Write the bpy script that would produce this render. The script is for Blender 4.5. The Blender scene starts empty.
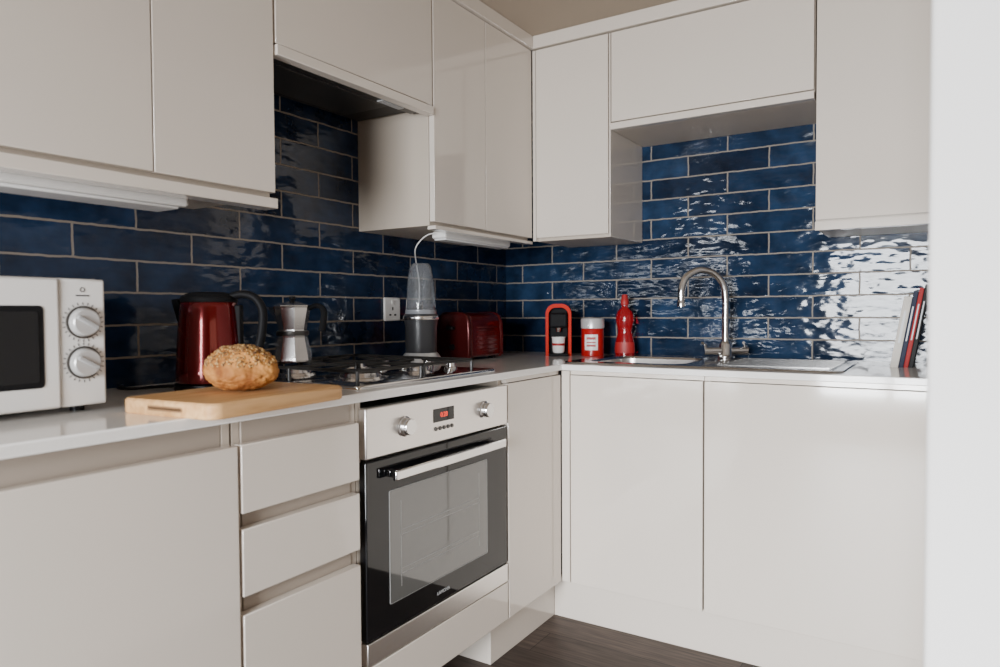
import bpy, bmesh, math, random
from mathutils import Vector, Matrix, noise
random.seed(7)
SC=bpy.context.scene
COL=SC.collection
WO={}
PI=math.pi

# ------------------------------------------------------------ materials
def sock(b,names,val):
    for n in names:
        if n in b.inputs:
            b.inputs[n].default_value=val; return
def mat(name,col,rough=.4,metal=0.,var=.06,scale=30.,bump=0.,bscale=60.,trans=0.,emis=0.,coat=0.,ior=None,alpha=None,stretch=None,spec=None):
    m=bpy.data.materials.new(name); m.use_nodes=True
    nt=m.node_tree; b=nt.nodes['Principled BSDF']
    tc=nt.nodes.new('ShaderNodeTexCoord')
    mp=nt.nodes.new('ShaderNodeMapping'); nt.links.new(tc.outputs['Object'],mp.inputs['Vector'])
    if stretch: mp.inputs['Scale'].default_value=stretch
    nz=nt.nodes.new('ShaderNodeTexNoise'); nz.inputs['Scale'].default_value=scale; nz.inputs['Detail'].default_value=3
    nt.links.new(mp.outputs['Vector'],nz.inputs['Vector'])
    mx=nt.nodes.new('ShaderNodeMix'); mx.data_type='RGBA'
    c1=[max(0,c*(1-var)) for c in col]+[1]; c2=[min(1,c*(1+var)) for c in col]+[1]
    mx.inputs[6].default_value=c1; mx.inputs[7].default_value=c2
    nt.links.new(nz.outputs['Fac'],mx.inputs[0]); nt.links.new(mx.outputs[2],b.inputs['Base Color'])
    b.inputs['Roughness'].default_value=rough; b.inputs['Metallic'].default_value=metal
    if spec is not None: sock(b,['Specular IOR Level'],spec)
    if trans: sock(b,['Transmission Weight','Transmission'],trans)
    if coat: sock(b,['Coat Weight'],coat); sock(b,['Coat Roughness'],.05)
    if ior: b.inputs['IOR'].default_value=ior
    if alpha is not None: b.inputs['Alpha'].default_value=alpha
    if emis:
        sock(b,['Emission Color'],(*col,1)); sock(b,['Emission Strength'],emis)
    if bump:
        n2=nt.nodes.new('ShaderNodeTexNoise'); n2.inputs['Scale'].default_value=bscale; n2.inputs['Detail'].default_value=4
        nt.links.new(mp.outputs['Vector'],n2.inputs['Vector'])
        bp=nt.nodes.new('ShaderNodeBump'); bp.inputs['Strength'].default_value=bump; bp.inputs['Distance'].default_value=.002
        nt.links.new(n2.outputs['Fac'],bp.inputs['Height']); nt.links.new(bp.outputs['Normal'],b.inputs['Normal'])
    return m

def tile_mat(name,axis,shift,ca,cb,grout,spec):
    m=bpy.data.materials.new(name); m.use_nodes=True
    nt=m.node_tree; N=nt.nodes.new; L=nt.links.new; b=nt.nodes['Principled BSDF']
    g=N('ShaderNodeNewGeometry'); s=N('ShaderNodeSeparateXYZ'); L(g.outputs['Position'],s.inputs[0])
    a1=N('ShaderNodeMath'); a1.operation='ADD'; a1.inputs[1].default_value=shift; L(s.outputs[axis],a1.inputs[0])
    a2=N('ShaderNodeMath'); a2.operation='SUBTRACT'; a2.inputs[1].default_value=.900-.8; L(s.outputs[2],a2.inputs[0])
    c=N('ShaderNodeCombineXYZ'); L(a1.outputs[0],c.inputs[0]); L(a2.outputs[0],c.inputs[1])
    nw=N('ShaderNodeTexNoise'); nw.inputs['Scale'].default_value=30; L(c.outputs[0],nw.inputs['Vector'])
    vm=N('ShaderNodeVectorMath'); vm.operation='MULTIPLY_ADD'; L(nw.outputs['Color'],vm.inputs[0]); vm.inputs[1].default_value=(.005,.005,0); L(c.outputs[0],vm.inputs[2])
    br=N('ShaderNodeTexBrick'); L(vm.outputs[0],br.inputs['Vector'])
    br.offset=.5; br.offset_frequency=2; br.squash=1
    for k,v in (('Scale',1),('Mortar Size',.0028),('Mortar Smooth',.12),('Bias',0),('Brick Width',.305),('Row Height',.08)): br.inputs[k].default_value=v
    br.inputs['Color1'].default_value=(0,0,0,1); br.inputs['Color2'].default_value=(1,1,1,1); br.inputs['Mortar'].default_value=(.5,.5,.5,1)
    cm=N('ShaderNodeMix'); cm.data_type='RGBA'; L(br.outputs['Color'],cm.inputs[0]); cm.inputs[6].default_value=(*ca,1); cm.inputs[7].default_value=(*cb,1)
    n1=N('ShaderNodeTexNoise'); n1.inputs['Scale'].default_value=14; n1.inputs['Detail'].default_value=5; L(c.outputs[0],n1.inputs['Vector'])
    hs=N('ShaderNodeHueSaturation'); L(cm.outputs[2],hs.inputs['Color'])
    mr=N('ShaderNodeMapRange'); mr.inputs[1].default_value=.3; mr.inputs[2].default_value=.7; mr.inputs[3].default_value=.6; mr.inputs[4].default_value=1.5
    L(n1.outputs['Fac'],mr.inputs[0]); L(mr.outputs[0],hs.inputs['Value'])
    mx=N('ShaderNodeMix'); mx.data_type='RGBA'; L(br.outputs['Fac'],mx.inputs[0]); L(hs.outputs[0],mx.inputs[6]); mx.inputs[7].default_value=(*grout,1)
    L(mx.outputs[2],b.inputs['Base Color'])
    r=N('ShaderNodeMapRange'); r.inputs[3].default_value=.08; r.inputs[4].default_value=.8; L(br.outputs['Fac'],r.inputs[0]); L(r.outputs[0],b.inputs['Roughness'])
    st=N('ShaderNodeMapping'); st.inputs['Scale'].default_value=(.6,1.4,1); L(c.outputs[0],st.inputs[0])
    off=N('ShaderNodeVectorMath'); off.operation='MULTIPLY_ADD'; L(br.outputs['Color'],off.inputs[0]); off.inputs[1].default_value=(0,0,3.0); L(st.outputs[0],off.inputs[2])
    n2=N('ShaderNodeTexNoise'); n2.inputs['Scale'].default_value=22; n2.inputs['Detail'].default_value=1.5; L(off.outputs[0],n2.inputs['Vector'])
    inv=N('ShaderNodeMath'); inv.operation='MULTIPLY_ADD'; L(br.outputs['Fac'],inv.inputs[0]); inv.inputs[1].default_value=-.6
    L(n2.outputs['Fac'],inv.inputs[2])
    bp=N('ShaderNodeBump'); bp.inputs['Strength'].default_value=.58; bp.inputs['Distance'].default_value=.006; L(inv.outputs[0],bp.inputs['Height']); L(bp.outputs[0],b.inputs['Normal'])
    sock(b,['Specular IOR Level'],spec)
    return m

def plank_mat():
    m=bpy.data.materials.new('dark_wood_planks'); m.use_nodes=True
    nt=m.node_tree; N=nt.nodes.new; L=nt.links.new; b=nt.nodes['Principled BSDF']
    g=N('ShaderNodeNewGeometry')
    br=N('ShaderNodeTexBrick'); L(g.outputs['Position'],br.inputs['Vector'])
    for k,v in (('Scale',1),('Mortar Size',.0015),('Mortar Smooth',.1),('Brick Width',1.2),('Row Height',.14)): br.inputs[k].default_value=v
    br.inputs['Color1'].default_value=(.038,.026,.021,1); br.inputs['Color2'].default_value=(.074,.052,.042,1); br.inputs['Mortar'].default_value=(.008,.006,.005,1)
    mp=N('ShaderNodeMapping'); mp.inputs['Scale'].default_value=(3,40,1); L(g.outputs['Position'],mp.inputs[0])
    n=N('ShaderNodeTexNoise'); n.inputs['Scale'].default_value=2.5; n.inputs['Detail'].default_value=8; L(mp.outputs[0],n.inputs['Vector'])
    mr=N('ShaderNodeMapRange'); mr.inputs[1].default_value=.3; mr.inputs[2].default_value=.7; mr.inputs[3].default_value=.5; mr.inputs[4].default_value=1.6; L(n.outputs['Fac'],mr.inputs[0])
    hs=N('ShaderNodeHueSaturation'); L(br.outputs['Color'],hs.inputs['Color']); L(mr.outputs[0],hs.inputs['Value']); L(hs.outputs[0],b.inputs['Base Color'])
    b.inputs['Roughness'].default_value=.5; sock(b,['Specular IOR Level'],.3)
    return m

def ramp_mat(name,c0,c1,scale,rough,bump,stretch=(1,1,1),detail=6,dist=.004,wave=False):
    m=bpy.data.materials.new(name); m.use_nodes=True
    nt=m.node_tree; N=nt.nodes.new; L=nt.links.new; b=nt.nodes['Principled BSDF']
    tc=N('ShaderNodeTexCoord'); mp=N('ShaderNodeMapping'); mp.inputs['Scale'].default_value=stretch; L(tc.outputs['Object'],mp.inputs[0])
    n=N('ShaderNodeTexNoise'); n.inputs['Scale'].default_value=scale; n.inputs['Detail'].default_value=detail; n.inputs['Distortion'].default_value=.6 if wave else 0
    L(mp.outputs[0],n.inputs['Vector'])
    cr=N('ShaderNodeValToRGB'); e=cr.color_ramp.elements; e[0].position=.34; e[0].color=(*c0,1); e[1].position=.66; e[1].color=(*c1,1)
    L(n.outputs['Fac'],cr.inputs[0]); L(cr.outputs[0],b.inputs['Base Color']); b.inputs['Roughness'].default_value=rough
    bp=N('ShaderNodeBump'); bp.inputs['Strength'].default_value=bump; bp.inputs['Distance'].default_value=dist; L(n.outputs['Fac'],bp.inputs['Height']); L(bp.outputs[0],b.inputs['Normal'])
    sock(b,['Specular IOR Level'],.3)
    return m

M={}
M['cab']=mat('cream_gloss_front',(.74,.665,.585),.09,0,.015,3,coat=.6)
M['carc']=mat('cream_carcass',(.54,.465,.385),.35,0,.02,5)
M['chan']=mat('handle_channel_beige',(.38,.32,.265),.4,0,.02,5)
M['quartz']=mat('quartz_worktop',(.90,.87,.83),.07,0,.07,350)
M['tileL']=tile_mat('navy_tile_side_shaded',1,.23,(.0050,.0115,.029),(.0125,.029,.068),(.24,.20,.165),.5)  # same tile as the sink wall, shade put into its darker colours
M['tileB']=tile_mat('navy_tile_sink_lit',0,.06,(.0055,.013,.031),(.014,.034,.075),(.26,.225,.19),.32)  # lighter copy of the side tile, stronger light put into its colours
M['wall']=mat('white_wall_paint',(.84,.82,.80),.8,0,.015,4,bump=.05,bscale=200)
M['wallt']=mat('taupe_low_bounce_wall',(.22,.175,.135),.8,0,.03,4)  # unseen walls darkened to cut light bounced onto the left cabinets
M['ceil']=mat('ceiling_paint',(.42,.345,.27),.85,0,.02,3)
M['floor']=plank_mat()
M['steel']=mat('brushed_steel',(.80,.77,.74),.30,1,.05,40,stretch=(1,1,30))
M['steelp']=mat('polished_steel',(.80,.79,.78),.12,1,.02,20)
M['sinks']=mat('sink_steel',(.58,.57,.56),.16,1,.04,30)
M['drain']=mat('drainer_steel_dark_reflection',(.26,.255,.25),.22,1,.05,30)  # steel darkened to paint in the dark tiles mirrored in the drainer
M['alu']=mat('cast_aluminium',(.78,.76,.74),.22,1,.04,30)
M['dsteel']=mat('dark_steel',(.10,.095,.09),.4,.8,.05,30)
M['hoodin']=mat('hood_underside',(.04,.036,.032),.5,.3,.1,30)
M['black']=mat('black_plastic',(.006,.006,.007),.38,0,.1,30,spec=.25)
M['blackm']=mat('matt_black_plastic',(.008,.008,.009),.6,0,.1,30,spec=.15)
M['glassb']=mat('black_glass',(.004,.004,.005),.04,0,.1,5)
M['mwwin']=mat('microwave_window',(.006,.006,.007),.12,0,.1,5)
M['win']=mat('oven_window_glass',(.115,.115,.11),.04,0,.02,5,coat=1)
M['rack']=mat('oven_rack_wire',(.30,.30,.29),.4,0,.02,5)
M['iron']=mat('cast_iron',(.014,.013,.012),.45,0,.2,60,bump=.3,bscale=200)
M['white']=mat('white_plastic',(.84,.82,.79),.28,0,.01,10)
M['whiteg']=mat('white_gloss_enamel',(.84,.82,.79),.15,0,.01,10,coat=.3)
M['dial']=mat('silver_dial',(.60,.59,.58),.3,.35,.01,10)
M['red']=mat('deep_red_lacquer_metal',(.15,.003,.004),.16,.5,.05,10,coat=.5)
M['redd']=mat('dark_red_toaster_metal',(.11,.004,.005),.2,.5,.05,10,coat=.3)
M['redp']=mat('red_plastic',(.38,.010,.010),.28,0,.05,10,spec=.3)
M['redo']=mat('orange_red_plastic',(.60,.022,.008),.5,0,.03,10,spec=.15)
M['redt']=mat('translucent_red_plastic',(.50,.012,.020),.15,0,.03,10,trans=.55,spec=.3)
M['redl']=mat('red_label',(.36,.015,.015),.5,0,.05,30)
M['wood']=ramp_mat('beech_board',(.56,.29,.11),(.76,.46,.21),5,.5,.1,stretch=(14,1.2,14),dist=.001,wave=True)
M['woodd']=mat('notch_shade_wood',(.24,.13,.06),.6,0,.2,30)  # darkened wood tone painting the shade inside the finger recess
M['bread']=ramp_mat('crust',(.22,.070,.014),(.60,.27,.070),20,.75,1.0)
M['seed']=mat('seed',(.48,.28,.10),.6,0,.45,80)
M['seedd']=mat('dark_seed',(.14,.065,.025),.6,0,.3,80)
M['clear']=mat('clear_cup_plastic',(.86,.88,.90),.07,0,.01,5,trans=.93,ior=1.4)
M['smoke']=mat('smoked_plastic',(.30,.31,.33),.25,.2,.02,5)
M['grey']=mat('charcoal_plastic',(.035,.035,.038),.32,0,.05,10)
M['lgrey']=mat('light_grey_plastic',(.42,.42,.42),.35,0,.03,10)
M['digit']=mat('red_digits',(1,.06,.03),.5,emis=1.2)
M['paper']=mat('paper_pages',(.70,.66,.58),.8,0,.1,200)
M['diff']=mat('light_diffuser',(.78,.77,.76),.35,0,.01,5)
M['endred']=mat('dark_red_end_cap',(.07,.006,.006),.22,.5,.05,10)

# ------------------------------------------------------------ builders
def link(o,parent=None,origin=(0,0,0)):
    COL.objects.link(o); origin=Vector(origin); WO[o.name]=origin
    if parent is not None:
        o.parent=parent; o.location=origin-WO[parent.name]
    else: o.location=origin
    return o
def thing(name,org,label,cat,loc=None,rz=0,group=None):
    e=bpy.data.objects.new(name,None); e.empty_display_size=.05
    link(e,None,org)
    if loc is not None: e.location=loc
    e.rotation_euler=(0,0,rz)
    e['label']=label; e['category']=cat
    if group: e['group']=group
    return e
def finish(bm,name,m,parent,smooth=False,bev=0,seg=2,label=None,top=None,ang=35,recalc=True):
    if recalc: bmesh.ops.recalc_face_normals(bm,faces=bm.faces)
    xs=[v.co for v in bm.verts]
    mn=Vector([min(c[i] for c in xs) for i in range(3)]); mx=Vector([max(c[i] for c in xs) for i in range(3)])
    o=(mn+mx)/2
    for v in bm.verts: v.co-=o
    me=bpy.data.meshes.new(name); bm.to_mesh(me); bm.free()
    ob=bpy.data.objects.new(name,me)
    for mm in (m if isinstance(m,(list,tuple)) else [m]): me.materials.append(mm)
    if smooth:
        for p in me.polygons: p.use_smooth=True
        try: me.set_sharp_from_angle(angle=math.radians(ang))
        except Exception: pass
    link(ob,parent,o)
    if bev:
        b=ob.modifiers.new('bev','BEVEL'); b.width=bev; b.segments=seg; b.limit_method='ANGLE'; b.harden_normals=False
        for p in me.polygons: p.use_smooth=True
        try: me.set_sharp_from_angle(angle=math.radians(60))
        except Exception: pass
    if label: ob['label']=label
    if top: ob['label']=top[0]; ob['category']=top[1]
    return ob
def addbox(bm,x0,x1,y0,y1,z0,z1,mi=0):
    vs=[bm.verts.new((x,y,z)) for z in (z0,z1) for y in (y0,y1) for x in (x0,x1)]
    for f in [(0,2,3,1),(4,5,7,6),(0,1,5,4),(2,6,7,3),(0,4,6,2),(1,3,7,5)]:
        fc=bm.faces.new([vs[i] for i in f]); fc.material_index=mi
def box(name,b,m,parent,bev=.0015,seg=2,**k):
    bm=bmesh.new(); addbox(bm,*b); return finish(bm,name,m,parent,bev=bev,seg=seg,**k)
def boxes(name,bs,m,parent,bev=.001,**k):
    bm=bmesh.new()
    for b in bs: addbox(bm,*b)
    return finish(bm,name,m,parent,bev=bev,**k)
def lathe(name,prof,m,parent,c=(0,0,0),seg=40,smooth=True,axis='z',sx=1,sy=1,cap=True,ang=35,rot0=0,**k):
    bm=bmesh.new(); rings=[]
    def P(r,h,a):
        if axis=='z': return (c[0]+r*math.cos(a)*sx,c[1]+r*math.sin(a)*sy,c[2]+h)
        if axis=='x': return (c[0]+h,c[1]+r*math.cos(a)*sx,c[2]+r*math.sin(a)*sy)
        return (c[0]+r*math.cos(a)*sx,c[1]+h,c[2]+r*math.sin(a)*sy)
    for r,h in prof:
        if r<1e-6: rings.append([bm.verts.new(P(0,h,0))])
        else: rings.append([bm.verts.new(P(r,h,rot0+2*PI*i/seg)) for i in range(seg)])
    for A,B in zip(rings,rings[1:]):
        for i in range(seg):
            j=(i+1)%seg
            if len(A)==1 and len(B)==1: continue
            if len(A)==1: bm.faces.new((A[0],B[i],B[j]))
            elif len(B)==1: bm.faces.new((A[i],A[j],B[0]))
            else: bm.faces.new((A[i],A[j],B[j],B[i]))
    if cap:
        for Rg in (rings[0],rings[-1]):
            if len(Rg)>1: bm.faces.new(Rg)
    return finish(bm,name,m,parent,smooth=smooth,ang=ang,**k)
def catmull(pts,n=8):
    P=[Vector(p) for p in pts]; out=[]
    for i in range(len(P)-1):
        p0=P[max(i-1,0)];p1=P[i];p2=P[i+1];p3=P[min(i+2,len(P)-1)]
        for j in range(n):
            t=j/n
            out.append(.5*((2*p1)+(-p0+p2)*t+(2*p0-5*p1+4*p2-p3)*t*t+(-p0+3*p1-3*p2+p3)*t**3))
    out.append(P[-1]); return out
def sweepbm(bm,path,rad,seg=12,sc=(1,1),smooth=8):
    pts=catmull(path,smooth) if smooth else [Vector(p) for p in path]
    n=len(pts)
    R=rad if callable(rad) else (lambda t:rad)
    t0=(pts[1]-pts[0]).normalized()
    up=Vector((0,0,1)) if abs(t0.z)<.9 else Vector((1,0,0))
    u=(up-t0*up.dot(t0)).normalized(); rings=[]
    for i,p in enumerate(pts):
        t=(pts[min(i+1,n-1)]-pts[max(i-1,0)]).normalized()
        u=(u-t*u.dot(t)).normalized(); w=t.cross(u)
        r=R(i/(n-1))
        rings.append([bm.verts.new(p+u*(math.cos(2*PI*k/seg)*r*sc[0])+w*(math.sin(2*PI*k/seg)*r*sc[1])) for k in range(seg)])
    for A,B in zip(rings,rings[1:]):
        for k in range(seg):
            j=(k+1)%seg; bm.faces.new((A[k],A[j],B[j],B[k]))
    bm.faces.new(rings[0]); bm.faces.new(rings[-1])
def sweep(name,path,rad,m,parent,seg=12,sc=(1,1),sm=8,**k):
    bm=bmesh.new(); sweepbm(bm,path,rad,seg,sc,sm); return finish(bm,name,m,parent,smooth=True,**k)
def rrect(x0,x1,y0,y1,r,n=6):
    out=[]
    for cx,cy,a in ((x1-r,y1-r,0),(x0+r,y1-r,PI/2),(x0+r,y0+r,PI),(x1-r,y0+r,3*PI/2)):
        for i in range(n+1): out.append((cx+r*math.cos(a+PI/2*i/n),cy+r*math.sin(a+PI/2*i/n)))
    return out
def loft(name,loops,m,parent,capa=True,capb=True,smooth=True,**k):
    bm=bmesh.new(); rs=[[bm.verts.new(p) for p in l] for l in loops]; n=len(rs[0])
    for A,B in zip(rs,rs[1:]):
        for i in range(n):
            j=(i+1)%n; bm.faces.new((A[i],A[j],B[j],B[i]))
    if capa: bm.faces.new(rs[0])
    if capb: bm.faces.new(rs[-1])
    return finish(bm,name,m,parent,smooth=smooth,**k)
def rbox(name,b,r,m,parent,top=.008,n=6,**k):
    x0,x1,y0,y1,z0,z1=b; L=[]
    for z,i in ((z0,top*.5),(z0+top*.5,0),(z1-top,0),(z1-top*.4,top*.3),(z1,top)):
        L.append([(x,y,z) for x,y in rrect(x0+i,x1-i,y0+i,y1-i,max(r-i,.002),n)])
    return loft(name,L,m,parent,**k)
def text(name,s,size,m,parent,pos,normal='x',ext=.0004,align='CENTER',label=None):
    cu=bpy.data.curves.new(name,'FONT'); cu.body=s; cu.size=size; cu.align_x=align; cu.align_y='CENTER'; cu.extrude=ext
    t=bpy.data.objects.new(name+'_c',cu); COL.objects.link(t)
    bpy.context.view_layer.update()
    me=bpy.data.meshes.new_from_object(t.evaluated_get(bpy.context.evaluated_depsgraph_get()))
    bpy.data.objects.remove(t)
    if normal=='x': Rm=Matrix(((0,0,1),(1,0,0),(0,1,0))).to_4x4()
    else: Rm=Matrix(((1,0,0),(0,0,-1),(0,1,0))).to_4x4()
    me.transform(Rm); me.materials.clear(); me.materials.append(m)
    ob=bpy.data.objects.new(name,me); link(ob,parent,pos)
    if label: ob['label']=label
    return ob
def struct(o): o['kind']='structure'; return o

# ------------------------------------------------------------ room shell
H=2.165
def S(name,b,m): return struct(box(name,b,m,None,bev=0))
S('floor',(-.1,4.1,-5.3,.1,-.1,0),M['floor'])
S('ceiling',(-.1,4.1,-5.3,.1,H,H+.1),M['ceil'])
S('wall_left',(-.11,-.01,-5.2,.1,0,H),M['wallt'])
S('wall_back',(-.01,4.1,.01,.1,0,H),M['wall'])
struct(box('wall_right',(1.690,4.0,-1.90,.01,0,H),M['wall'],None,bev=.006,seg=3))
S('wall_far_right',(4.0,4.1,-5.2,.01,0,H),M['wallt'])
WX0,WX1,WZ0,WZ1=.75,1.95,.2,1.85
struct(boxes('wall_front',[(-.01,WX0,-5.3,-5.2,0,H),(WX1,4.0,-5.3,-5.2,0,H),(WX0,WX1,-5.3,-5.2,0,WZ0),(WX0,WX1,-5.3,-5.2,WZ1,H)],M['wallt'],None,bev=0))
struct(boxes('window_1',[(WX0,WX1,-5.28,-5.22,WZ0,WZ0+.05),(WX0,WX1,-5.28,-5.22,WZ1-.05,WZ1),(WX0,WX0+.05,-5.28,-5.22,WZ0+.05,WZ1-.05),(WX1-.05,WX1,-5.28,-5.22,WZ0+.05,WZ1-.05),(1.32,1.38,-5.28,-5.22,WZ0+.05,WZ1-.05)],M['white'],None,bev=.003))
S('trim_3',(-.01,0,-3.4,.0,.9,H),M['tileL'])
S('trim_4',(0,1.690,0,.01,.9,H),M['tileB'])
U=.33
struct(box('trim_1',(.0,U+.012,-2.82,-.345,2.116,H),M['cab'],None,bev=.002))
struct(box('trim_2',(.0,1.689,-U-.012,-.0,2.116,H),M['cab'],None,bev=.002))

# ------------------------------------------------------------ base cabinets
D=.6; DB=.615; ZD=.838; ZT=.868; PL=.15
def carcass(bs_x,bs_y,z0,z1,parent,t=.016):
    x0,x1=bs_x;y0,y1=bs_y
    return boxes('body',[(x0,x1,y0,y1,z0,z0+t),(x0,x1,y0,y0+t,z0+t,z1),(x0,x1,y1-t,y1,z0+t,z1),
        (x0,x0+t,y0+t,y1-t,z0+t,z1)],M['carc'],parent,bev=0)
def carcassB(x0,x1,y0,y1,z0,z1,parent,t=.016):
    return boxes('body',[(x0,x1,y0,y1,z0,z0+t),(x0,x0+t,y0,y1,z0+t,z1),(x1-t,x1,y0,y1,z0+t,z1),(x0+t,x1-t,y1-t,y1,z0+t,z1)],M['carc'],parent,bev=0)
XB=.575
for a,b in ((-2.52,-1.922),(-3.12,-2.522)):
    c=thing('base_cabinet',(.3,(a+b)/2,PL),'wide cream gloss handleless base cabinet under the worktop','kitchen cabinet')
    carcass((.01,XB),(a,b-.002),PL,.882,c)
    box('door',(.578,D,a+.002,b-.002,PL,ZD),M['cab'],c)
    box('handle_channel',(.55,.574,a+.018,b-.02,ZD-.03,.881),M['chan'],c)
a,b=-1.918,-1.592
c=thing('drawer_cabinet',(.3,(a+b)/2,PL),'cream gloss three drawer unit beside the oven','drawer unit')
carcass((.01,XB),(a,b),PL,.882,c)
for z0,z1 in ((.708,ZD),(.55,.678),(PL,.515)):
    box('drawer',(.578,D,a+.002,b-.012,z0,z1),M['cab'],c)
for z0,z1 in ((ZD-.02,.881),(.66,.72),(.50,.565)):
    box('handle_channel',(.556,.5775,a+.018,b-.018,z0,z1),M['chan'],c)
a,b=-1.588,-.968
c=thing('oven_housing',(.3,(a+b)/2,PL),'cream cabinet housing the built in oven','kitchen cabinet')
boxes('body',[(.01,XB,a,a+.014,PL,.882),(.01,XB,b-.014,b,PL,.882),(.01,XB,a+.014,b-.014,.25,.262)],M['carc'],c,bev=0)
box('filler_panel',(.578,D,a+.004,b-.002,PL,.264),M['cab'],c)
a,b=-.965,-.63
c=thing('base_cabinet',(.3,(a+b)/2,PL),'narrow cream gloss base cabinet between oven and corner','kitchen cabinet')
carcass((.01,XB),(a,b),PL,.882,c)
box('door',(.578,D,a+.002,-.618,PL,ZT),M['cab'],c)
box('top_rail',(.576,.592,a+.002,-.618,ZT+.002,.8845),M['cab'],c,bev=0)
c=thing('base_cabinet',(.85,-.3,PL),'cream gloss base cabinet under the sink bowl','kitchen cabinet')
carcassB(.612,1.088,-.592,-.01,PL,.882,c)
box('door',(.636,1.088,-DB,-.595,PL,ZT),M['cab'],c)
box('corner_post',(.602,.632,-.6145,-.594,PL,.882),M['cab'],c)
box('top_rail',(.634,1.090,-.608,-.5935,ZT+.002,.8845),M['cab'],c,bev=0)
c=thing('base_cabinet',(1.39,-.3,PL),'wide cream gloss base cabinet under the drainer','kitchen cabinet')
carcassB(1.092,1.687,-.592,-.01,PL,.882,c)
box('door',(1.093,1.686,-DB,-.595,PL,ZT),M['cab'],c)
box('top_rail',(1.092,1.687,-.608,-.5935,ZT+.002,.8845),M['cab'],c,bev=0)
box('plinth',(.53,.545,-3.12,-1.60,0,PL-.003),M['cab'],None,top=('cream gloss plinth board under the drawer unit','plinth'))
boxes('plinth',[(.53,.545,-.985,-.55,0,PL-.003),(.15,.53,-.985,-.970,0,PL-.003)],M['cab'],None,top=('cream gloss plinth board under the narrow cabinet','plinth'))
box('plinth',(.546,1.688,-.565,-.55,0,PL-.003),M['cab'],None,top=('cream gloss plinth board under the sink run','plinth'))

ZW=.905
def worktop():
    xs=[0,.612,.625,1.0,1.689]
    ys=[-3.12,-.632,-.515,-.15,0]
    bm=bmesh.new(); V={}
    def v(i,j,z):
        if (i,j,z) not in V: V[(i,j,z)]=bm.verts.new((xs[i],ys[j],z))
        return V[(i,j,z)]
    cells=set()
    for i in range(4):
        for j in range(4):
            if j==0 and i>0: continue
            if i==2 and j==2: continue
            cells.add((i,j))
    z0,z1=ZW-.02,ZW
    for (i,j) in cells:
        bm.faces.new((v(i,j,z1),v(i+1,j,z1),v(i+1,j+1,z1),v(i,j+1,z1)))
        bm.faces.new((v(i,j,z0),v(i,j+1,z0),v(i+1,j+1,z0),v(i+1,j,z0)))
        for (di,dj,a,b) in ((-1,0,(0,1),(0,0)),(1,0,(1,0),(1,1)),(0,-1,(0,0),(1,0)),(0,1,(1,1),(0,1))):
            if (i+di,j+dj) not in cells:
                p=v(i+a[0],j+a[1],z0);q=v(i+b[0],j+b[1],z0);r=v(i+b[0],j+b[1],z1);s=v(i+a[0],j+a[1],z1)
                bm.faces.new((p,q,r,s))
    finish(bm,'worktop',M['quartz'],None,bev=.002,top=('pale speckled quartz worktop running around the corner','worktop'))
worktop()

# ------------------------------------------------------------ wall cabinets
ZB=1.377; ZU=2.112
def wall_unit_x(y0,y1,doors,label,zb=ZB):
    c=thing('wall_cabinet',(.16,(y0+y1)/2,zb),label,'kitchen cabinet')
    box('body',(.001,U-.022,y0+.001,y1-.001,zb-.012,ZU),M['carc'],c,bev=.001)
    for a,b in doors: box('door',(U-.02,U,a+.0015,b-.0015,zb,ZU),M['cab'],c)
    return c
def pel(c,y0,y1,z0,z1,x0=.29,x1=.338):
    box('pelmet',(x0,x1,y0,y1,z0,z1),M['cab'],c)
c=wall_unit_x(-2.812,-2.212,[(-2.812,-2.512),(-2.512,-2.212)],'cream gloss double door wall cabinet over the microwave')
pel(c,-2.811,-2.213,1.338,1.363)
c=wall_unit_x(-2.21,-1.598,[(-2.21,-1.91),(-1.91,-1.598)],'cream gloss double door wall cabinet with light strip beneath')
pel(c,-2.209,-1.599,1.338,1.363)
c=wall_unit_x(-.968,-.332,[(-.968,-.666),(-.666,-.334)],'cream gloss double door wall cabinet beside the extractor hood')
box('pelmet',(.30,.332,-.966,-.334,1.352,1.364),M['cab'],c)
a,b=-1.594,-.972
c=thing('wall_cabinet',(.16,(a+b)/2,1.72),'cream gloss bridging cabinet housing the extractor hood','kitchen cabinet')
box('body',(.001,U-.022,a+.001,b-.001,1.775,ZU),M['carc'],c,bev=.001)
box('door',(U-.02,U,a+.002,b-.002,1.742,ZU),M['cab'],c)
box('pelmet',(.305,.336,a+.001,b-.001,1.712,1.738),M['cab'],c)
h=thing('extractor_hood',(.16,(a+b)/2,1.73),'dark steel built in extractor hood under the cabinet','extractor hood')
box('body',(.02,.30,a+.01,b-.01,1.735,1.772),M['hoodin'],h,bev=.003)
box('filter',(.05,.23,a+.05,b-.10,1.731,1.7345),M['dsteel'],h,bev=.001)
box('control_strip',(.255,.298,a+.02,b-.02,1.722,1.7345),M['dsteel'],h,bev=.001)
box('slider_switch',(.265,.288,b-.19,b-.09,1.717,1.7215),M['lgrey'],h)
def wall_unit_y(x0,x1,doors,label,zb=ZB,bot=None):
    c=thing('wall_cabinet',((x0+x1)/2,-.16,zb),label,'kitchen cabinet')
    box('body',(x0+.001,x1-.001,-U+.022,-.001,(bot if bot else zb-.012),ZU),M['carc'],c,bev=.001)
    for a,b in doors: box('door',(a+.0015,b-.0015,-U,-U+.02,zb,ZU),M['cab'],c)
    return c
c=wall_unit_y(.335,.655,[(.345,.654)],'cream gloss single door wall cabinet at the corner')
box('filler_strip',(.3315,.344,-.3285,-.309,ZB-.012,ZU),M['cab'],c,bev=0)
box('end_panel',(.656,.662,-.329,-.001,ZB-.012,ZU),M['cab'],c)
c=wall_unit_y(.664,1.358,[(.664,1.357)],'cream gloss bridging cabinet above the sink',zb=1.786,bot=1.757)
box('pelmet',(.664,1.357,-.334,-.306,1.757,1.781),M['cab'],c)
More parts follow.
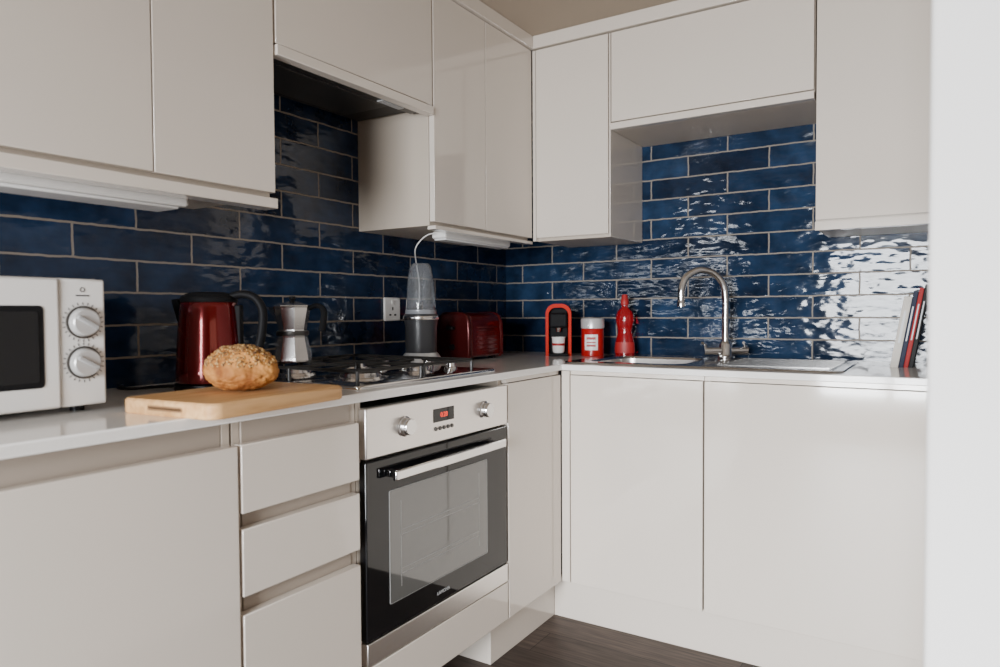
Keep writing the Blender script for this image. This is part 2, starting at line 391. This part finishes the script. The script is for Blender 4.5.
c=wall_unit_y(1.36,1.688,[(1.362,1.686)],'tall cream gloss wall cabinet above the books',zb=1.372,bot=1.345)
box('pelmet',(1.362,1.686,-.334,-.305,1.338,1.366),M['cab'],c)

l=thing('strip_light',(.2,-1.95,1.33),'white under-cabinet strip light beneath the wall cabinet','strip light')
rbox('housing',(.17,.27,-2.19,-1.79,1.325,1.3652),.01,M['white'],l)
box('diffuser',(.18,.26,-2.17,-1.81,1.318,1.3248),M['diff'],l,bev=.003)
l=thing('strip_light',(.24,-.62,1.33),'slim white strip light under the wall cabinet','strip light')
rbox('housing',(.21,.27,-.83,-.40,1.340,1.3652),.008,M['white'],l)
box('diffuser',(.215,.265,-.82,-.41,1.334,1.3398),M['diff'],l,bev=.002)
sweep('power_cord',[(.235,-.832,1.352),(.222,-.850,1.354),(.200,-.866,1.338),(.165,-.862,1.305),(.11,-.79,1.26),(.05,-.70,1.18),(.010,-.66,1.05),(.006,-.655,.909)],.0021,M['white'],None,seg=8,top=('thin white cord hanging from the strip light','power cord'))

# ------------------------------------------------------------ oven
ov=thing('oven',(.3,-1.278,.265),'built in stainless steel oven with black glass door','oven')
y0,y1=-1.584,-.972
box('body',(.06,.576,-1.568,-.985,.27,.86),M['dsteel'],ov,bev=.002)
cp=box('control_panel',(.578,.602,y0,y1,.748,.866),M['steel'],ov,bev=.003)
def knob(yc,zc):
    lathe('knob',[(.025,0),(.025,.004),(.0215,.006),(.020,.021),(.0185,.023),(0,.023)],M['steelp'],cp,c=(.602,yc,zc),axis='x',seg=32)
knob(-1.45,.808); knob(-1.10,.806)
box('display',(.602,.6028,-1.335,-1.245,.800,.835),M['glassb'],cp,bev=0)
text('display_digits','0:28',.018,M['digit'],cp,(.6033,-1.290,.817))
for i in range(5):
    lathe('button',[(.0055,0),(.005,.003),(0,.003)],M['dsteel'],cp,c=(.602,-1.325+i*.0175,.783),axis='x',seg=16)
dr=box('door',(.578,.600,y0,y1,.325,.742),M['glassb'],ov,bev=.003)
box('steel_strip',(.578,.601,y0,y1,.268,.322),M['steel'],ov,bev=.002)
wy0,wy1,wz0,wz1=-1.505,-1.085,.390,.660
L=[[(x,y,z) for y,z in rrect(wy0+i,wy1-i,wz0+i,wz1-i,.004,3)] for x,i in ((.6001,0),(.6012,.0005))]
loft('window',L,M['win'],dr)
L=[[(x,y,z) for y,z in rrect(wy0-i,wy1+i,wz0-i,wz1+i,.004,3)] for x,i in ((.6003,.0015),(.6016,.0015),(.6016,0),(.6013,0))]
loft('window_border',L,M['rack'],dr,capa=False,capb=False)
boxes('oven_rack',[(.6012,.6014,wy0+.04,wy1-.04,z,z+.0020) for z in (.450,.462,.545,.557)]+[(.6012,.6014,y,y+.0020,wz0+.03,wz1-.03) for y in (wy0+.04,wy1-.042)],M['rack'],dr,bev=0)
boxes('handle',[(.620,.632,-1.515,-1.025,.690,.714),(.600,.621,-1.50,-1.48,.692,.710),(.600,.621,-1.06,-1.04,.692,.710)],M['steelp'],dr,bev=.003)
text('maker_name','LAMONA',.013,M['lgrey'],dr,(.6008,-1.295,.350))

# ------------------------------------------------------------ gas hob
hb=thing('gas_hob',(.32,-1.28,ZW),'stainless steel gas hob with black cast iron pan supports','hob')
rbox('hob_plate',(.06,.575,-1.575,-.985,ZW,ZW+.010),.02,M['steelp'],hb,top=.004)
ZH=ZW+.010
for (bx,by,r) in ((.19,-1.42,.036),(.44,-1.43,.048),(.19,-1.195,.036),(.44,-1.195,.028)):
    b=lathe('burner',[(r+.018,0),(r+.016,.004),(r+.006,.006),(r+.003,.017),(0,.017)],M['alu'],hb,c=(bx,by,ZH),seg=32)
    lathe('burner_cap',[(r,0),(r+.001,.003),(r-.003,.006),(r*.4,.008),(0,.008)],M['iron'],b,c=(bx,by,ZH+.017),seg=32)
def grate(y0,y1,bs):
    bm=bmesh.new(); z=ZH+.032; x0,x1=.085,.55; w=.0042
    P=[(x0,y0,z),(x1,y0,z),(x1,y1,z),(x0,y1,z)]
    for i in range(4): sweepbm(bm,[P[i],P[(i+1)%4]],w,8,smooth=0)
    xm=(x0+x1)/2; sweepbm(bm,[(xm,y0,z),(xm,y1,z)],w,8,smooth=0)
    for bx,by,_ in bs:
        xa,xb=(x0,xm) if bx<xm else (xm,x1)
        for p,q in (((xa,by,z),(bx-.02,by,z)),((xb,by,z),(bx+.02,by,z)),((bx,y0,z),(bx,by-.02,z)),((bx,y1,z),(bx,by+.02,z))):
            sweepbm(bm,[p,((p[0]+q[0])/2,(p[1]+q[1])/2,z+.002),(q[0],q[1],z+.004)],w*.9,8,smooth=3)
    for p in P+[(xm,y0,z),(xm,y1,z)]: sweepbm(bm,[(p[0],p[1],ZH),(p[0],p[1],z)],w*1.1,8,smooth=0)
    finish(bm,'pan_support',M['iron'],hb,smooth=True)
grate(-1.555,-1.318,((.19,-1.42,0),(.44,-1.43,0)))
grate(-1.306,-1.085,((.19,-1.195,0),(.44,-1.195,0)))
for x in (.17,.26,.35,.44):
    lathe('knob',[(.020,0),(.020,.003),(.015,.005),(.014,.020),(.012,.022),(0,.022)],M['steelp'],hb,c=(x,-1.035,ZH),seg=28)

# ------------------------------------------------------------ sink and tap
sk=thing('kitchen_sink',(1.0,-.33,ZW),'stainless steel inset sink with drainer beside the tap','sink')
n=6
def lp(x0,x1,y0,y1,r,z): return [(x,y,z) for x,y in rrect(x0,x1,y0,y1,r,n)]
loft('rim',[lp(.575,1.47,-.560,-.075,.03,ZW+.0005),lp(.577,1.468,-.558,-.077,.03,ZW+.004),lp(.635,.985,-.500,-.165,.06,ZW+.004),lp(.640,.980,-.495,-.170,.06,ZW-.004),
     ],M['sinks'],sk,capa=False,capb=False)
loft('bowl',[lp(.640,.980,-.495,-.170,.06,ZW-.004),lp(.645,.975,-.490,-.175,.06,ZW-.12),lp(.665,.955,-.470,-.195,.05,ZW-.145)],M['steel'],sk,capa=False)
lathe('drain',[(.03,0),(.03,.003),(.02,.004),(0,.002)],M['steelp'],sk,c=(.81,-.33,ZW-.145),seg=24)
boxes('drainer',[(1.06,1.44,-.53,-.11,ZW+.0041,ZW+.0050)]+[(1.10,1.43,-.50+i*.045,-.488+i*.045,ZW+.005,ZW+.0080) for i in range(9)],M['drain'],sk,bev=.0004)
tp=thing('mixer_tap',(1.03,-.12,ZW+.0042),'chrome swan neck mixer tap behind the sink bowl','tap')
lathe('base',[(.030,0),(.030,.006),(.026,.010),(.024,.014),(.024,.05),(.020,.056),(.017,.062),(0,.062)],M['steelp'],tp,c=(1.03,-.12,ZW+.0052),seg=32)
sweep('spout',[(1.03,-.12,.96),(1.03,-.12,1.05),(1.03,-.12,1.13),(1.022,-.128,1.185),(.99,-.155,1.226),(.95,-.19,1.234),(.915,-.222,1.210),(.902,-.234,1.17),(.90,-.236,1.14),(.90,-.236,1.12)],.0135,M['steelp'],tp,seg=16)
lathe('nozzle',[(.0145,0),(.015,.02),(.0135,.024),(0,.024)],M['steelp'],tp,c=(.90,-.236,1.100),seg=20)
sweep('crossbar',[(.962,-.164,.936),(1.098,-.076,.936)],.016,M['steelp'],tp,seg=18,sm=0)
for s in (-1,1):
    cx,cy=1.03+s*.062,-.12+s*.040
    sweep('lever',[(cx,cy,.950),(cx,cy-.012,.962),(cx+s*.002,cy-.035,.967)],lambda t:.007-.002*t,M['steelp'],tp,seg=12)

# ------------------------------------------------------------ socket
s=thing('wall_socket',(0,-.80,1.06),'white plug socket on the blue tiles','wall socket')
box('plate',(.0005,.010,-.848,-.762,1.055,1.140),M['white'],s,bev=.004)
box('switch',(.010,.013,-.812,-.798,1.115,1.130),M['white'],s)
boxes('pin_holes',[(.0100,.0104,-.808,-.802,1.094,1.106),(.0100,.0104,-.824,-.813,1.074,1.080),(.0100,.0104,-.797,-.786,1.074,1.080)],M['black'],s,bev=0)

# ------------------------------------------------------------ microwave
mw=thing('microwave',(.2,-2.28,ZW),'white microwave oven with two round dials beside the kettle','microwave')
mx0,mx1,my0,my1,mz0,mz1=.035,.365,-2.50,-2.045,ZW+.012,ZW+.245
box('body',(mx0,mx1,my0,my1,mz0,mz1),M['whiteg'],mw,bev=.006,seg=3)
md=box('door',(mx1+.001,mx1+.024,my0+.002,-2.1275,mz0+.002,mz1-.002),M['whiteg'],mw,bev=.004,seg=3)
L=[[(x,y,z) for y,z in rrect(my0+.028,-2.154,mz0+.040,mz1-.050,.008,5)] for x in (mx1+.0238,mx1+.0252)]
loft('window_frame',L,M['blackm'],md)
L=[[(x,y,z) for y,z in rrect(my0+.036,-2.163,mz0+.050,mz1-.060,.005,5)] for x in (mx1+.0252,mx1+.0262)]
loft('window',L,M['mwwin'],md)
pn=box('control_panel',(mx1+.001,mx1+.020,-2.125,my1-.001,mz0+.002,mz1-.002),M['whiteg'],mw,bev=.004,seg=3)
for zc in (mz0+.153,mz0+.080):
    yc=-2.086
    bm=bmesh.new()
    for i in range(24):
        a=2*PI*i/24; Mx=Matrix.Translation((mx1+.0203,yc+.0338*math.cos(a),zc+.0338*math.sin(a)))@Matrix.Rotation(a,4,'X')
        bmesh.ops.create_cube(bm,size=1,matrix=Mx@Matrix.Diagonal((.0006,.0042,.0015,1)))
    finish(bm,'dial_marks',M['grey'],pn)
    lathe('knob',[(.0265,0),(.0265,.004),(.0252,.007),(.024,.014),(.022,.016),(0,.016)],M['dial'],pn,c=(mx1+.020,yc,zc),axis='x',seg=36)
    lathe('knob_ring',[(.0270,.0),(.0298,.0),(.0298,.003),(.0270,.004)],M['dsteel'],pn,c=(mx1+.0202,yc,zc),axis='x',seg=36,cap=False)
    Mx=Matrix.Translation((mx1+.0385,yc,zc))@Matrix.Rotation(math.radians(60),4,'X')@Matrix.Diagonal((.006,.008,.042,1))
    bm=bmesh.new(); bmesh.ops.create_cube(bm,size=1,matrix=Mx); finish(bm,'pointer',M['lgrey'],pn,bev=.002)
lathe('panel_emblem',[(.0045,0),(.0045,.0006),(.0032,.0006),(.0032,0)],M['grey'],pn,c=(mx1+.0200,-2.086,mz0+.212),axis='x',seg=20,cap=False)
boxes('panel_mark',[(mx1+.0202,mx1+.0206,-2.098,-2.074,mz0+.200,mz0+.2025)],M['grey'],pn,bev=0)
for x in (mx0+.04,mx1-.03):
    for y in (my0+.04,my1-.03):
        lathe('foot',[(.012,0),(.013,.0125),(0,.0125)],M['black'],mw,c=(x,y,ZW),seg=16)

# ------------------------------------------------------------ kettle
kt=thing('kettle',(0,0,0),'glossy dark red electric kettle with black handle and lid','kettle',loc=(.231,-1.718,ZW),rz=.562)
kt.scale=(1.05,1.05,1.0)
lathe('base',[(.074,0),(.076,.004),(.076,.014),(.070,.018),(0,.018)],M['black'],kt,seg=48)
lathe('body',[(.072,.019),(.0735,.024),(.072,.06),(.069,.11),(.0655,.16),(.062,.195),(.060,.205),(.058,.207)],M['red'],kt,seg=64)
lathe('collar',[(.0605,.206),(.0615,.210),(.061,.216),(.057,.221),(0,.221)],M['blackm'],kt,seg=48)
lathe('lid',[(.053,.2215),(.050,.226),(.035,.230),(0,.231)],M['blackm'],kt,seg=40)
loft('spout',[[(-.050,-.020,.180),(-.050,.020,.180),(-.0575,.012,.150),(-.0675,0,.140),(-.0575,-.012,.150)],
              [(-.062,-.024,.215),(-.062,.024,.215),(-.078,.012,.213),(-.086,0,.212),(-.078,-.012,.213)]],M['blackm'],kt)
sweep('handle',[(.045,0,.218),(.075,0,.225),(.103,0,.217),(.120,0,.190),(.120,0,.150),(.112,0,.105),(.095,0,.072),(.070,0,.058)],lambda t:.0095,M['blackm'],kt,seg=14,sc=(1,1.3))
box('handle_mount',(.058,.074,-.010,.010,.045,.200),M['blackm'],kt,bev=.003)
sweep('cord',[(-.06,.04,.006),(-.12,.03,.004),(-.17,-.02,.004),(-.21,.0,.004),(-.225,.045,.004)],.0035,M['black'],kt,seg=8)

# ------------------------------------------------------------ moka pot
ZG=ZH+.032+.0050
mk=thing('moka_pot',(0,0,0),'faceted aluminium moka pot standing on the hob pan support','coffee pot',loc=(.19,-1.43,ZG),rz=.562)
mk.scale=(1.07,1.07,.92)
lathe('boiler',[(.047,0),(.048,.004),(.047,.012),(.037,.072),(.038,.078)],M['alu'],mk,seg=8,smooth=False,rot0=PI/8)
lathe('waist_ring',[(.040,.078),(.041,.082),(.041,.090),(.038,.092),(0,.092)],M['dsteel'],mk,seg=36)
lathe('jug',[(.035,.092),(.035,.096),(.046,.160),(.047,.164)],M['alu'],mk,seg=8,smooth=False,rot0=PI/8)
lathe('lid',[(.048,.1645),(.047,.168),(.012,.180),(0,.181)],M['alu'],mk,seg=8,smooth=False,rot0=PI/8)
lathe('lid_knob',[(.005,.180),(.006,.184),(.009,.188),(.008,.194),(0,.196)],M['black'],mk,seg=16)
loft('spout',[[(-.036,-.014,.122),(-.036,.014,.122),(-.040,0,.114)],[(-.044,-.020,.163),(-.044,.020,.163),(-.066,0,.163)]],M['alu'],mk,smooth=False)
sweep('handle',[(.043,0,.158),(.058,0,.166),(.074,0,.162),(.081,0,.145),(.079,0,.115),(.075,0,.090)],lambda t:.007+.002*t,M['blackm'],mk,seg=12,sc=(1,1.3))

# ------------------------------------------------------------ board and bread
bd=thing('chopping_board',(0,0,0),'thick honey coloured wooden chopping board under the bread','chopping board',loc=(.545,-1.872,ZW),rz=math.radians(5))
bm_l=[]
for z,i in ((.0,.002),(.002,0),(.024,0),(.0275,.003)):
    bm_l.append([(x,y,z) for x,y in rrect(-.122+i,.120-i,-.170+i,.170-i,.022,6)])
loft('slab',bm_l,M['wood'],bd)
bm=[[(x,-.1708+dy,z) for x,z in rrect(-.045+i,.045-i,.009+i,.018-i,.004,5)] for dy,i in ((.003,0),(0,0),(.0003,.002))]
loft('finger_notch_shade',bm,M['woodd'],bd)  # dark patch on the board end, shade painted instead of carved
ZBD=ZW+.0277
br=thing('bread_roll',(0,0,0),'round golden seeded crusty bread loaf on the wooden board','bread',loc=(.540,-1.866,ZBD),rz=.4)
bm=bmesh.new(); bmesh.ops.create_icosphere(bm,subdivisions=6,radius=1)
def bread_pt(p):
    nn=noise.noise(p*1.6+Vector((3,1,2)))*.09+noise.noise(p*5)*.05+noise.noise(p*12)*.025
    r=1+nn
    z=p.z*r; z=z*.056 if z>0 else z*.036
    z+=.036
    return Vector((p.x*.069*r,p.y*.065*r,max(z,.0005)))
for v in bm.verts: v.co=bread_pt(v.co.copy())
finish(bm,'crust',M['bread'],br,smooth=True,ang=180)
def seeds(name,m,N,rad):
    bm=bmesh.new()
    for i in range(N):
        a=random.random()*2*PI; t=random.random()**.6*1.3
        p=Vector((math.sin(t)*math.cos(a),math.sin(t)*math.sin(a),math.cos(t)))
        c=bread_pt(p)
        nrm=Vector((p.x/.069,p.y/.065,p.z/.056)).normalized()
        q=nrm.to_track_quat('Z','Y').to_matrix().to_4x4()
        rr=rad*random.uniform(.7,1.3)
        Mx=Matrix.Translation(c+nrm*.0005)@q@Matrix.Rotation(random.random()*PI,4,'Z')@Matrix.Rotation((random.random()-.5)*.9,4,'X')@Matrix.Diagonal((rr*1.9,rr,rr*.8,1))
        bmesh.ops.create_icosphere(bm,subdivisions=1,radius=1,matrix=Mx)
    o=finish(bm,name,m,br,smooth=True,ang=180); o['kind']='stuff'
seeds('pale_seeds',M['seed'],520,.0016); seeds('dark_seeds',M['seedd'],420,.0014)

# ------------------------------------------------------------ personal blender
bl=thing('blender',(0,0,0),'charcoal personal blender with clear cup and silver foot','blender',loc=(.165,-.835,ZW),rz=.4)
bl.scale=(1.06,1.06,1.06)
lathe('foot_ring',[(.064,0),(.067,.004),(.064,.022),(.056,.034),(.052,.038),(0,.038)],M['dial'],bl,seg=40)
lathe('motor_base',[(.050,.038),(.052,.048),(.052,.12),(.056,.150),(.057,.160),(.054,.164),(0,.164)],M['grey'],bl,seg=40)
lathe('band',[(.0575,.146),(.0585,.148),(.0585,.156),(.0575,.158)],M['alu'],bl,seg=40,cap=False)
lathe('cup',[(.048,.166),(.050,.175),(.0485,.20),(.042,.285),(.036,.318),(.028,.330),(0,.333),(0,.331),(.027,.328),(.0345,.317),(.0405,.285),(.047,.20),(.0485,.175),(.0465,.166),(.048,.166)],M['clear'],bl,seg=40,cap=False,recalc=False)
lathe('cup_collar',[(.0505,.1645),(.0515,.166),(.0515,.178),(.0505,.179)],M['smoke'],bl,seg=40,cap=False)
bm=bmesh.new()
for i in range(4):
    a=i*PI/2+.3; Mx=Matrix.Translation((.014*math.cos(a),.014*math.sin(a),.188))@Matrix.Rotation(a,4,'Z')@Matrix.Rotation(.45*(-1)**i,4,'Y')@Matrix.Diagonal((.030,.009,.0018,1))
    bmesh.ops.create_cube(bm,size=1,matrix=Mx)
finish(bm,'blade',M['steelp'],bl)
lathe('blade_hub',[(.010,.164),(.008,.180),(.005,.190),(0,.191)],M['grey'],bl,seg=20)

# ------------------------------------------------------------ toaster
to=thing('toaster',(.165,-.53,ZW),'shiny dark red two slot toaster in the corner','toaster')
tx0,tx1,ty0,ty1=.09,.24,-.65,-.41
L=[]
for z,i in ((.012,.006),(.018,0),(.10,0),(.145,.003),(.165,.012),(.175,.026),(.178,.04)):
    L.append([(x,y,ZW+z) for x,y in rrect(tx0+i,tx1-i,ty0+.018,ty1-.018,.012,5)])
loft('body',L,M['redd'],to)
for (a,b_) in ((ty0,ty0+.022),(ty1-.022,ty1)):
    L=[]
    for z,i in ((.008,.004),(.016,-.002),(.10,-.002),(.147,.001),(.168,.011),(.178,.026),(.181,.042)):
        L.append([(x,y,ZW+z) for x,y in rrect(tx0+i,tx1-i,a,b_,.008,4)])
    loft('end_cap',L,M['endred'] if a==ty0 else M['redd'],to)
boxes('slot',[(.125,.145,ty0+.04,ty1-.04,ZW+.178,ZW+.1795),(.180,.200,ty0+.04,ty1-.04,ZW+.178,ZW+.1795)],M['black'],to,bev=0)
boxes('side_ribs',[(tx1-.001,tx1+.003,ty0+.05,ty1-.05,ZW+z,ZW+z+.006) for z in (.035,.052,.069,.086,.103,.120)],M['redd'],to,bev=.001)
box('lever',(.150,.180,ty0-.022,ty0-.001,ZW+.115,ZW+.128),M['black'],to,bev=.004)
lathe('browning_dial',[(.010,-.008),(.012,0)],M['black'],to,c=(.165,ty0-.0005,ZW+.05),axis='y',seg=24)
for x in (tx0+.02,tx1-.04):
    for y in (ty0+.03,ty1-.05): box('foot',(x,x+.02,y,y+.02,ZW,ZW+.0125),M['black'],to,bev=.002)

# ------------------------------------------------------------ red coffee machine
cm=thing('coffee_machine',(0,0,0),'small orange-red and black capsule coffee machine with cup','coffee machine',loc=(.375,-.20,ZW),rz=.50)
W=.052
def arch(w,h,r,n=10):
    pts=[(-w,0.0)]
    pts+=[(-w+r-r*math.cos(PI/2*i/n),h-r+r*math.sin(PI/2*i/n)) for i in range(n+1)]
    pts+=[(w-r+r*math.sin(PI/2*i/n),h-r+r*math.cos(PI/2*i/n)) for i in range(n+1)]
    pts+=[(w,0.0)]
    return pts
bm=bmesh.new()
outer=arch(W,.212,.040); inner=arch(W-.012,.197,.030)
def put(pts,y): return [bm.verts.new((p[0],y,p[1])) for p in pts]
oa,ia,ob_,ib=put(outer,-.03),put(inner,-.03),put(outer,.06),put(inner,.06)
n_=len(outer)
for i in range(n_-1):
    bm.faces.new((oa[i],oa[i+1],ia[i+1],ia[i])); bm.faces.new((ob_[i],ib[i],ib[i+1],ob_[i+1]))
    bm.faces.new((oa[i],ob_[i],ob_[i+1],oa[i+1])); bm.faces.new((ia[i],ia[i+1],ib[i+1],ib[i]))
for i in (0,n_-1): bm.faces.new((oa[i],ia[i],ib[i],ob_[i]))
finish(bm,'shell',M['redo'],cm,smooth=True)
box('back_panel',(-.0395,.0395,.0,.055,.004,.194),M['blackm'],cm,bev=.004)
box('brew_head',(-.036,.036,-.052,-.001,.115,.175),M['blackm'],cm,bev=.008)
lathe('nozzle',[(.008,.098),(.012,.114)],M['steelp'],cm,c=(0,-.025,0),seg=20)
box('drip_tray',(-.039,.039,-.062,-.001,.0,.012),M['blackm'],cm,bev=.003)
cu=thing('coffee_cup',(0,0,0),'small white cup with red band under the coffee spout','cup',loc=(.375+.015,-.20-.027,ZW+.0125),rz=.5)
lathe('body',[(.019,0),(.022,.003),(.027,.06),(.029,.065),(.027,.064),(.024,.006),(0,.005)],M['whiteg'],cu,seg=32)
lathe('band',[(.0235,.012),(.0262,.040)],M['redl'],cu,seg=32,cap=False)

# ------------------------------------------------------------ jar
jr=thing('storage_jar',(0,0,0),'round red jar with silver lid and pale label','jar',loc=(.515,-.17,ZW),rz=.3)
lathe('body',[(.042,0),(.045,.003),(.045,.108),(.043,.112)],M['redp'],jr,seg=40)
lathe('lid',[(.0455,.112),(.047,.114),(.047,.146),(.044,.152),(0,.153)],M['dial'],jr,seg=40)
bm=bmesh.new(); A=[];B=[]
for i in range(9):
    a=-PI/2+(i-4)*.15
    A.append(bm.verts.new((.0458*math.cos(a),.0458*math.sin(a),.026))); B.append(bm.verts.new((.0458*math.cos(a),.0458*math.sin(a),.088)))
for i in range(8): bm.faces.new((A[i],A[i+1],B[i+1],B[i]))
lb=finish(bm,'paper_label',M['white'],jr)
boxes('label_print',[(-.018,.018,-.0472,-.0462,z,z+h_) for z,h_ in ((.068,.010),(.054,.005),(.040,.008))],M['redl'],lb,bev=0)

# ------------------------------------------------------------ red bottle
bt=thing('soap_bottle',(0,0,0),'waisted translucent red washing up liquid bottle with cap','bottle',loc=(.625,-.10,ZW),rz=.2)
lathe('body',[(.034,0),(.039,.004),(.040,.03),(.037,.06),(.030,.088),(.028,.10),(.031,.118),(.036,.140),(.036,.158),(.030,.178),(.017,.192),(.013,.198),(.013,.204),(0,.204)],M['redt'],bt,seg=40,sy=.7)
lathe('cap',[(.015,.2045),(.016,.207),(.016,.225),(.013,.230),(.012,.244),(.010,.248),(0,.248)],M['redl'],bt,seg=24)
lathe('label_wrap',[(.0402,.012),(.0407,.03),(.0380,.056)],M['redl'],bt,seg=40,sy=.72,cap=False)

# ------------------------------------------------------------ books
cols=[('white',(.62,.58,.52),.225,.022,'thick pale paperback with grey spine'),('navy',(.015,.02,.045),.240,.013,'dark navy hardback book'),('red',(.34,.02,.02),.250,.012,'red spined thin book'),('black',(.010,.010,.010),.260,.012,'black spined book')]
lean=math.radians(9.5); xb=1.571
for nm,colr,h,t,lb in cols:
    mt=mat('cover_'+nm,colr,.55,0,.08,40,spec=.2)
    e=thing('book',(0,0,0),lb+' leaning in a row against wall','book',loc=(xb,-.26,ZW+.0005),group='cookbooks leaning on the worktop')
    e.rotation_euler=(0,lean,0)
    boxes('cover',[(0,.0015,0,.16,0,h),(t-.0015,t,0,.16,0,h),(.0015,t-.0015,0,.0015,0,h)],mt,e,bev=.0004)
    box('pages',(.0017,t-.0017,.0018,.156,.003,h-.003),M['paper'],e,bev=0)
    box('spine_print',(t*.36,t*.64,-.0004,-.0001,h*.35,h*.80),M['lgrey'],e,bev=0)
    xb+=t/math.cos(lean)+.0008

# ------------------------------------------------------------ light
def area(name,loc,rot,sx,sy,power,col,spread=180):
    l=bpy.data.lights.new(name,'AREA'); l.shape='RECTANGLE'; l.size=sx; l.size_y=sy; l.energy=power; l.color=col; l.spread=math.radians(spread)
    o=bpy.data.objects.new(name,l); o.location=loc; o.rotation_euler=rot; COL.objects.link(o); return o
area('window_daylight',(1.35,-5.15,1.02),(PI/2-.36,0,0),1.1,1.5,148,(.93,.965,1),108)
area('side_fill',(3.98,-3.4,1.2),(PI/2,0,PI/2),1.8,1.3,8,(1,.80,.60))  # added warm fill lamp; the far right wall has no window
w=bpy.data.worlds.new('World'); SC.world=w; w.use_nodes=True
bg=w.node_tree.nodes['Background']; bg.inputs[0].default_value=(.85,.92,1,1); bg.inputs[1].default_value=1.0

# ------------------------------------------------------------ camera
cam=bpy.data.cameras.new('Camera'); co=bpy.data.objects.new('Camera',cam); COL.objects.link(co)
cam.sensor_width=36; cam.lens=697.3*36/1000; cam.clip_start=.02
a,p,r=.562,-.030,-.006
F=Vector((-math.sin(a)*math.cos(p),math.cos(a)*math.cos(p),math.sin(p))); R=Vector((math.cos(a),math.sin(a),0)); Uv=R.cross(F)
R2=R*math.cos(r)+Uv*math.sin(r); U2=-R*math.sin(r)+Uv*math.cos(r)
mt=Matrix((R2,U2,-F)).transposed().to_4x4(); mt.translation=Vector((1.700,-2.754,1.083)); co.matrix_world=mt
cam.dof.use_dof=True; cam.dof.focus_distance=2.1; cam.dof.aperture_fstop=3.2
SC.camera=co
